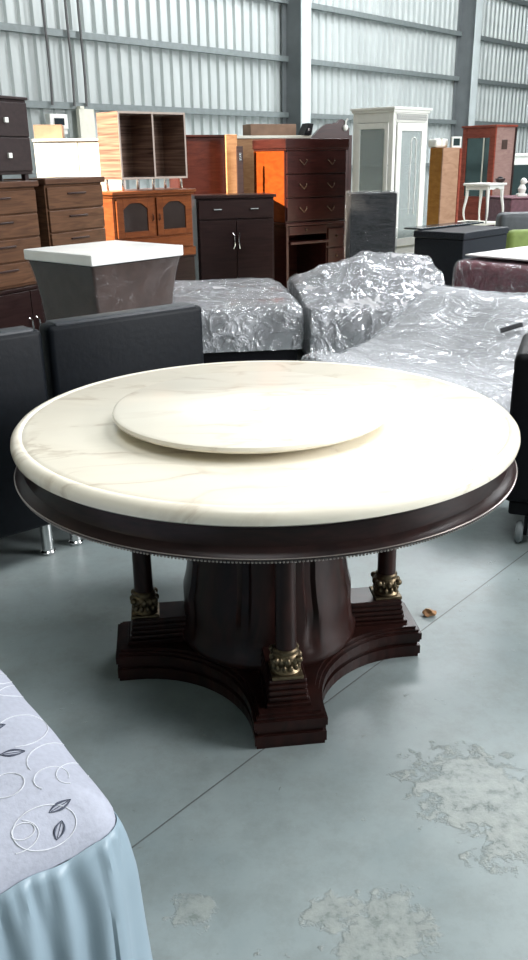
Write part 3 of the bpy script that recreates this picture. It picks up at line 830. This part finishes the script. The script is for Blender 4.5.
# things behind: panel, boards, wardrobe with boxes, scrolled headboard
AZB = 70.
bp = thing('brown_wardrobe', 'glossy red-brown wardrobe behind the espresso cabinet', 'wardrobe', (-.90, 9.95), AZB)
part('body', M['redbrown'], bp, (0, .60, .02, .45, 0, 1.70), bev=.004); part('top', M['redbrown'], bp, (-.01, .61, -.01, .455, 1.701, 1.725), bev=.004)
part('door', M['redbrown'], bp, (.003, .597, .0, .0195, .05, 1.69), bev=.004)
ob = thing('leaning_board', 'orange-tan wooden board upright between red-brown wardrobe and cherry chest', 'board', (-.36, 9.88), AZB)
part('panel', M['tan'], ob, (.0, .13, .0, .04, 0, 1.72), bev=.004)
ob2 = thing('bed_rail', 'dark upright bed rail beside the orange-tan board', 'bed rail', (-.24, 9.75), AZB)
part('rail', M['darkwood'], ob2, (0, .07, 0, .03, 0, 1.60), bev=.004); part('hook', M['chrome'], ob2, (.02, .05, -.006, 0, 1.45, 1.53), bev=.001)
wd = thing('pale_wardrobe', 'pale-edged wooden wardrobe behind the cherry chest, boxes on top', 'wardrobe', (-.36, 10.95), AZB)
part('body', M['tan'], wd, (0, 1.10, .02, .50, 0, 1.70), bev=.004); part('top', M['cream'], wd, (-.01, 1.11, -.01, .51, 1.701, 1.735), bev=.004)
part('door', M['tan'], wd, (.003, .547, 0, .0195, .05, 1.69), bev=.004); part('door', M['tan'], wd, (.553, 1.097, 0, .0195, .05, 1.69), bev=.004)
b1 = thing('storage_carton', 'long flat cardboard carton on the wardrobe behind the cherry chest', 'box', (-.10, 11.06), AZB, z=1.735)
part('carton', M['cardboard'], b1, (0, .60, .0, .3, 0, .13), bev=.004); part('tape', M['tan'], b1, (.0, .60, .13, .17, .1305, .1325), bev=.0005)
b2 = thing('black_case', 'small black case next to the long flat carton', 'case', (.56, 11.26), AZB, z=1.735)
m = MB(); m.prism_y([(0, 0), (.10, 0), (.13, .13), (.06, .14)], 0, .2); m.build('shell', M['black'], b2); part('latch', M['chrome'], b2, (.05, .08, -.008, -.0005, .05, .08), bev=.001)
hb = thing('scroll_headboard', 'dark carved headboard with scrolled pediment rising behind the cherry chest', 'headboard', (.62, 10.74), AZB)
HW = .50
pts = [(0, 0), (HW, 0), (HW, 1.80)]
for q in range(10):
    a = q/9; pts.append((HW-.01-.16*a, 1.80+.08*math.sin(PI*a*.9)+.03*a))
pts += [(.30, 1.86), (.27, 1.84)]
for q in range(8): a = q/7; pts.append((.25-.25*a, 1.85-.17*a**1.4+.02*math.sin(PI*a)))
m = MB(); m.prism_y(pts, 0, .05); m.build('panel', M['redwood'], hb)
m = MB(); m.sphere((.44, -.01, 1.80), .035, sub=2); m.tube([(.44, -.01, 1.80), (.445, -.01, 1.87), (.47, -.01, 1.90)], .012, 8); m.build('finial', M['white'], hb, True)
m = MB(); m.box(-.02, .03, .0, .05, 0, 1.66, .006); m.box(HW-.02, HW+.04, 0, .05, 0, 1.72, .006); m.build('posts', M['redwood'], hb)

# ------------------------------------------------------------------ white display cabinet
dc = thing('display_cabinet', 'tall white display cabinet with glass sides and lattice frieze', 'display cabinet', (1.335, 9.0), 43)
CW, CD, CH = .62, .50, 1.93
m = MB()
part('base_cabinet', M['white'], dc, (0, CW, 0, CD, 0, .52), bev=.006)
m = MB()
for x in (0, CW-.05):
    for y in (0, CD-.05): m.box(x, x+.05, y, y+.05, .5205, CH-.05, .004)
for (x0, x1) in ((.05, CW-.05),):
    for y in (0, CD-.04):
        m.box(x0, x1, y, y+.04, .5205, .58, .003); m.box(x0, x1, y, y+.04, CH-.14, CH-.05, .003)
for x in (0, CW-.04):
    m.box(x, x+.04, .05, CD-.05, .5205, .58, .003); m.box(x, x+.04, .05, CD-.05, CH-.14, CH-.05, .003)
m.build('frame', M['white'], dc)
m = MB(); m.box(-.03, CW+.03, -.03, CD+.02, CH-.025, CH, .006); m.box(-.015, CW+.015, -.015, CD+.01, CH-.049, CH-.0255, .004); m.build('cornice', M['white'], dc)
fr = part('frieze', M['white'], dc, (.03, CW-.03, -.012, -.0005, CH-.125, CH-.055), bev=.002)
m = MB(); m.box(.04, CW-.04, -.014, -.0125, CH-.118, CH-.062)
m.build('frieze_ground', M['dgrey'], fr)
m = MB()
for i in range(14):
    x = .065+i*(CW-.13)/13; m.tube([(x-.018, -.017, CH-.115), (x+.018, -.017, CH-.065)], .0035, 5); m.tube([(x+.018, -.017, CH-.115), (x-.018, -.017, CH-.065)], .0035, 5)
m.build('lattice', M['white'], fr)
df = MB()
X0, X1 = .055, CW-.055
for (a, b) in ((X0, X0+.07), (X1-.07, X1)): df.box(a, b, -.018, -.0005, .585, CH-.145, .003)
df.box(X0+.07, X1-.07, -.018, -.0005, .585, .665, .003); df.box(X0+.07, X1-.07, -.018, -.0005, CH-.22, CH-.145, .003)
dd = df.build('door', M['white'], dc)
m = MB(); m.box(X0+.07, X1-.07, -.010, -.006, .665, CH-.22); m.build('pane', M['pane'], dd)
m = MB()                                              # leaded ornament in the door glass
cx = (X0+X1)/2+.05
for s in (-1, 1):
    m.tube([(cx+s*(.05-.006*math.sin(q*.9)), -.013, .9+q*.07) for q in range(11)], .004, 6)
m.tube([(cx+.05*math.cos(q*PI/10), -.013, 1.60+.05*math.sin(q*PI/10)) for q in range(11)], .004, 6)
m.build('leading', M['white'], dd)
sf = MB()
for (a, b) in ((.052, .10), (CD-.10, CD-.052)): sf.box(-.012, -.0005, a, b, .585, CH-.145, .003)
sf.box(-.012, -.0005, .10, CD-.10, .585, .63, .003); sf.box(-.012, -.0005, .10, CD-.10, CH-.20, CH-.145, .003)
sp_ = sf.build('side_frame', M['white'], dc)
m = MB(); m.box(-.008, -.004, .10, CD-.10, .63, CH-.20); m.build('pane', M['pane'], sp_)
part('back_mirror', M['mirror'], dc, (.05, CW-.05, CD-.036, CD-.03, .585, CH-.145), bev=.0005)
part('back_mirror', M['mirror'], dc, (CW-.036, CW-.03, .05, CD-.05, .585, CH-.145), bev=.0005)
for z in (.95, 1.38): part('glass_shelf', M['mirror'], dc, (.05, CW-.05, .05, CD-.05, z, z+.008), bev=.001)
m = MB(); m.lathe([(0, 0), (.03, .0), (.034, .06), (.014, .12), (.012, .16), (0, .165)], 20, (0, 0, 0))
o = m.build('glass_bottle', M['cream'], None, True); o.location = (1.335+.12*math.sin(rad(43))-.22*math.cos(rad(43)), 9.0+.12*math.cos(rad(43))+.22*math.sin(rad(43)), .959); tag(o, 'pale bottle on the lower shelf of the white display cabinet', 'bottle')
part('drawer', M['white'], dc, (.03, CW-.03, -.012, -.0005, .34, .5), bev=.004)

# black wrapped box
bb = thing('wrapped_side_cabinet', 'upright black cabinet in streaky plastic wrap before the white display cabinet', 'cabinet', (.825, 8.0), 90)
part('body', M['black'], bb, (0, .42, 0, .40, 0, 1.16), bev=.01)
m = MB(); m.box(-.012, .432, -.012, .412, .002, 1.172, .012)
bmesh.ops.subdivide_edges(m.bm, edges=[e for e in m.bm.edges if e.calc_length() > .2], cuts=30, use_grid_fill=True)
for v in m.bm.verts: v.co += Vector((nz(v.co, 6, 1), nz(v.co, 6, 2), 0))*.008
fl2 = film('wrap_streaks', .06, .10, 2.6, .03, (1.2, 1.2, 4.2)); m.build('plastic_wrap', fl2, bb, True)
# black speckled chest and thin panel across it
sc = thing('speckled_ottoman', 'black speckled box ottoman in front of the honey cabinet', 'ottoman', (1.945, 8.30), 42)
part('body', M['speckle'], sc, (0, .90, 0, .55, .0, .71), bev=.01); part('lid', M['speckle'], sc, (-.01, .91, -.01, .56, .712, .780), bev=.012)
tp = thing('dark_glass_sheet', 'thin dark glass sheet lying across the speckled ottoman', 'glass sheet', (1.50, 8.70), 46, z=.7805)
part('sheet', M['screen'], tp, (0, 1.15, -.12, .08, .006, .022), bev=.003)
m = MB(); m.box(.20, 1.1, -.10, .06, 0, .0057); m.build('felt_pad', M['black'], tp)

# honey cabinet, things on top
hc = thing('honey_cabinet', 'upright honey-coloured wooden cabinet right of the white display cabinet', 'cabinet', (2.15, 10.5), 58)
HC = .29
part('front_panel', M['honey2'], hc, (0, HC, 0, .0195, 0, 1.56), bev=.003)
part('body', M['honey'], hc, (0, HC, .02, .22, 0, 1.56), bev=.003)
part('edge_strip', M['rosewood'], hc, (HC-.03, HC+.003, -.012, -.0005, .02, 1.55), bev=.002)
wb = thing('white_bundle', 'folded white pack lying on the honey cabinet', 'pack', (2.085, 10.60), 58, z=1.56)
m = MB(); m.box(.0, .20, .0, .16, 0, .10, .03); m.build('pack', M['white'], wb, True); part('strap', M['cream'], wb, (.08, .10, -.002, .182, .02, .1015), bev=.0005)

pf = thing('picture_frame', 'small white picture frame standing on the honey-coloured cabinet', 'picture frame', (2.27, 10.60), 58, z=1.56)
m = MB()
for b_ in ((0, .15, 0, .02, 0, .02), (0, .15, 0, .02, .10, .12), (0, .02, 0, .02, .02, .10), (.13, .15, 0, .02, .02, .10)): m.box(*b_, .002)
m.build('frame', M['white'], pf); part('picture', M['mirror'], pf, (.02, .13, .008, .014, .02, .10), bev=.0005)
# rosewood display cabinet
rc = thing('rosewood_display_cabinet', 'rosewood-framed glass display cabinet with pinkish side, far right', 'display cabinet', (3.42, 13.0), 55)
RW, RD, RH = .42, .62, 1.95
m = MB(); m.box(0, RW, .0, RD, 0, RH-.10, .004); m.build('body', M['pinkbrown'], rc)
m = MB()
m.box(-.03, -.0005, 0, .10, 0, RH-.1, .004); m.box(-.03, -.0005, RD-.08, RD, 0, RH-.1, .004); m.box(-.03, -.0005, .10, RD-.08, 0, .9, .004); m.box(-.03, -.0005, .10, RD-.08, RH-.24, RH-.1, .004)
d_ = m.build('door', M['rosewood'], rc)
m = MB(); m.box(-.012, -.006, .10, RD-.08, .9, RH-.24); m.build('pane', M['mirror'], d_)
m = MB(); m.box(-.03, -.02, .20, .22, .9, RH-.24, .002); m.build('glazing_bar', M['cream'], d_)
m = MB(); m.box(-.05, RW+.01, -.02, RD+.02, RH-.099, RH-.07, .006); m.build('cornice', M['rosewood'], rc)
part('edge_strip', M['darkwood'], rc, (RW-.03, RW+.002, -.012, -.0005, .0, RH-.101), bev=.002)
part('emblem', M['greybrown'], rc, (.12, .24, -.006, -.0005, 1.55, 1.68), bev=.002)

# low stand with the cream cabriole table on it
ls_ = thing('low_stand', 'low pale stand under the cream curved-leg table', 'stand', (2.78, 11.35), 45)
part('top', M['cream'], ls_, (0, .70, 0, .55, .60, .63), bev=.005)
for x in (.02, .63):
    for y in (.02, .48): part('leg', M['cream'], ls_, (x, x+.05, y, y+.05, 0, .5995), bev=.003)
ct = thing('side_table', 'small cream painted side table with curved legs raised on a low stand', 'table', (2.96, 11.43), 45, z=.63)
TW, TD, TH = .40, .36, .50
m = MB(); m.box(-.02, TW+.02, -.02, TD+.02, TH-.03, TH, .01); m.build('tabletop', M['white'], ct, True)
m = MB(); 
for y in (.0, TD-.02):
    pts = [(0.02, TH-.0305), (TW-.02, TH-.0305)] + [(TW-.02-(TW-.04)*q/12, TH-.085+.03*math.sin(PI*q/12)**.5*(.6+.4*math.cos(q*PI/3))) for q in range(13)]
    m.prism_y(pts, y, y+.02)
m.box(0, .02, .02, TD-.02, TH-.08, TH-.0305); m.box(TW-.02, TW, .02, TD-.02, TH-.08, TH-.0305)
m.build('apron', M['white'], ct)
for x, sx in ((.025, -1), (TW-.025, 1)):
    for y, sy in ((.025, -1), (TD-.025, 1)):
        m = MB(); pts = []; rr = []
        for q in range(11):
            f = q/10; o_ = .022*math.sin(PI*(1-f)*1.0)*(1 if f < .9 else .9)-.012*math.sin(2*PI*f)
            pts.append((x+sx*o_*.8, y+sy*o_*.8, .006+(TH-.08)*(1-f))); rr.append(.024-.014*f+(.006 if q == 10 else 0))
        m.tube(pts, rr, 10); m.build('leg', M['white'], ct, True)
tp2 = thing('dark_bowl', 'small dark bowl on the cream side table', 'bowl', (3.18, 11.75), z=1.13)
m = MB(); m.lathe([(.03, 0), (.055, .012), (.07, .05), (.066, .052), (.05, .02), (0, .012)], 24); m.build('vessel', M['darkwood'], tp2, True)
m = MB(); m.sphere((0, 0, .05), .04, (1, 1, .7), 2); m.build('lid', M['black'], tp2, True)

# charcoal sofa back, green armchair, plum table with ornaments
gs = thing('charcoal_sofa', 'charcoal grey upholstered sofa seen over the maroon bed', 'sofa', (2.90, 10.55), 85)
m = MB(); m.box(0, 1.6, 0, .22, .12, .82, .07); m.build('backrest', M['dgrey'], gs, True)
m = MB(); m.box(.02, 1.58, .221, .60, .12, .42, .05); m.build('seat', M['dgrey'], gs, True)
for x in (.08, 1.5):
    for y in (.06, .5): part('foot', M['black'], gs, (x, x+.05, y, y+.05, 0, .12))
ga = thing('green_armchair', 'green upholstered armchair peeking over the maroon bed', 'armchair', (2.78, 9.68), 80)
m = MB(); m.box(0, .75, 0, .16, .10, .685, .07); m.build('backrest', M['green'], ga, True)
m = MB(); m.box(.02, .73, .161, .62, .10, .40, .05); m.build('seat', M['green'], ga, True)
for x in (.05, .62):
    for y in (.05, .5): part('foot', M['darkwood'], ga, (x, x+.05, y, y+.05, 0, .10))
pt_ = thing('plum_table', 'table under a plum cloth holding white ornaments at far right', 'table', (3.45, 12.1), 75)
part('table_cloth', M['plum'], pt_, (0, 1.5, 0, .7, .35, .90), bev=.02); part('tabletop', M['plum'], pt_, (-.01, 1.51, -.01, .71, .901, .925), bev=.01)
for x in (.05, 1.40):
    for y in (.05, .6): part('leg', M['darkwood'], pt_, (x, x+.05, y, y+.05, 0, .349))
def ornament(x, y, z, s, label):
    t = thing('ornament', label, 'ornament', (x, y), 90, 'white ornaments on the plum table', z=z)
    m = MB(); m.box(-.05*s, .05*s, -.04*s, .04*s, 0, .03*s, .008); m.lathe([(.03*s, .028*s), (.045*s, .08*s), (.02*s, .13*s)], 16); m.build('body', M['white'], t, True)
    m = MB(); m.sphere((0.01, -.01, .155*s), .035*s, sub=2); m.sphere((.035*s, -.02, .15*s), .015*s, sub=1); m.build('head', M['white'], t, True)
ornament(3.66, 12.35, .925, 1.3, 'taller white ornament standing on the plum cloth')
ornament(3.86, 12.42, .925, .9, 'shorter white ornament at the right on the plum cloth')

# distant white cabinet and dark shelf by the wall, far right
fc = thing('steel_cabinet', 'wide grey-white cabinet far behind the plum table', 'cabinet', (4.6, 16.6), 60)
part('body', M['white'], fc, (0, 2.2, .02, .6, 0, 1.45), bev=.01); part('top', M['white'], fc, (-.02, 2.22, 0, .6, 1.451, 1.5), bev=.01)
part('door', M['mirror'], fc, (.05, 1.05, 0, .0195, .3, 1.3), bev=.003); part('door', M['mirror'], fc, (1.1, 2.1, 0, .0195, .3, 1.3), bev=.003)

# chip of packing foam by the table foot
m = MB(); m.sphere((0, 0, .012), .022, (1.2, .8, .5), 2)
for v in m.bm.verts: v.co += Vector((nz(v.co, 60, 1), nz(v.co, 60, 2), nz(v.co, 60, 3)))*.008; v.co.z = max(0.0005, v.co.z)
o = m.build('packing_chip', M['tan']); o.location = (.555, 2.50, 0); tag(o, 'small tan chip of packing on floor beside the table foot', 'debris')

# ------------------------------------------------------------------ light
w = bpy.data.worlds.new('world'); S.world = w; w.use_nodes = True
bg = w.node_tree.nodes['Background']; bg.inputs[0].default_value = (.78, .90, 1.0, 1); bg.inputs[1].default_value = .06
def area(name, loc, size, energy, col, target=(0, 3, 0)):
    l = bpy.data.lights.new(name, 'AREA'); l.shape = 'RECTANGLE'; l.size, l.size_y = size; l.energy = energy; l.color = col
    o = bpy.data.objects.new(name, l); C.objects.link(o); o.location = loc
    o.rotation_euler = (Vector(target)-Vector(loc)).to_track_quat('-Z', 'Y').to_euler(); return o
area('loading_door', (11, .6, 4.6), (5, 4), 1700, (.97, .98, 1.0), (0, 3.0, .5))
area('skylight_front', (-.5, 0, 8.7), (3, 5), 240, (.96, .98, 1.0), (-.5, .01, 0))
area('skylight_middle', (5.5, 5.0, 8.7), (5, 2), 620, (.98, .98, 1.0), (5.5, 5.01, 0))
area('skylight_back', (8.0, 16.0, 8.7), (14, 2), 2800, (.96, .98, 1.0), (8.0, 16.01, 0))
l = bpy.data.lights.new('sun', 'SUN'); l.energy = 32; l.angle = rad(.6); l.color = (1, .86, .66)
o = bpy.data.objects.new('sun', l); C.objects.link(o); o.rotation_euler = sd.to_track_quat('-Z', 'Y').to_euler(); o.location = (-6, -3, 12)

# ------------------------------------------------------------------ camera
f_, p_, r_, H_ = 838., rad(20.93), rad(.85), 1.46
Fv = Vector((0, math.cos(p_), -math.sin(p_))); Rv = Vector((1, 0, 0)); Uv = Vector((0, math.sin(p_), math.cos(p_)))
R2 = math.cos(r_)*Rv - math.sin(r_)*Uv; U2 = math.sin(r_)*Rv + math.cos(r_)*Uv
cam = bpy.data.cameras.new('camera'); co = bpy.data.objects.new('camera', cam); C.objects.link(co)
mt = Matrix.Identity(4)
for i in range(3): mt[i][0] = R2[i]; mt[i][1] = U2[i]; mt[i][2] = -Fv[i]
mt[2][3] = H_
co.matrix_world = mt
cam.sensor_fit = 'VERTICAL'; cam.sensor_height = 36; cam.lens = f_/960*36; cam.clip_end = 200
S.camera = co
S.view_settings.view_transform = 'Standard'; S.view_settings.look = 'None'
S.view_settings.exposure = 0.12; S.view_settings.gamma = 1
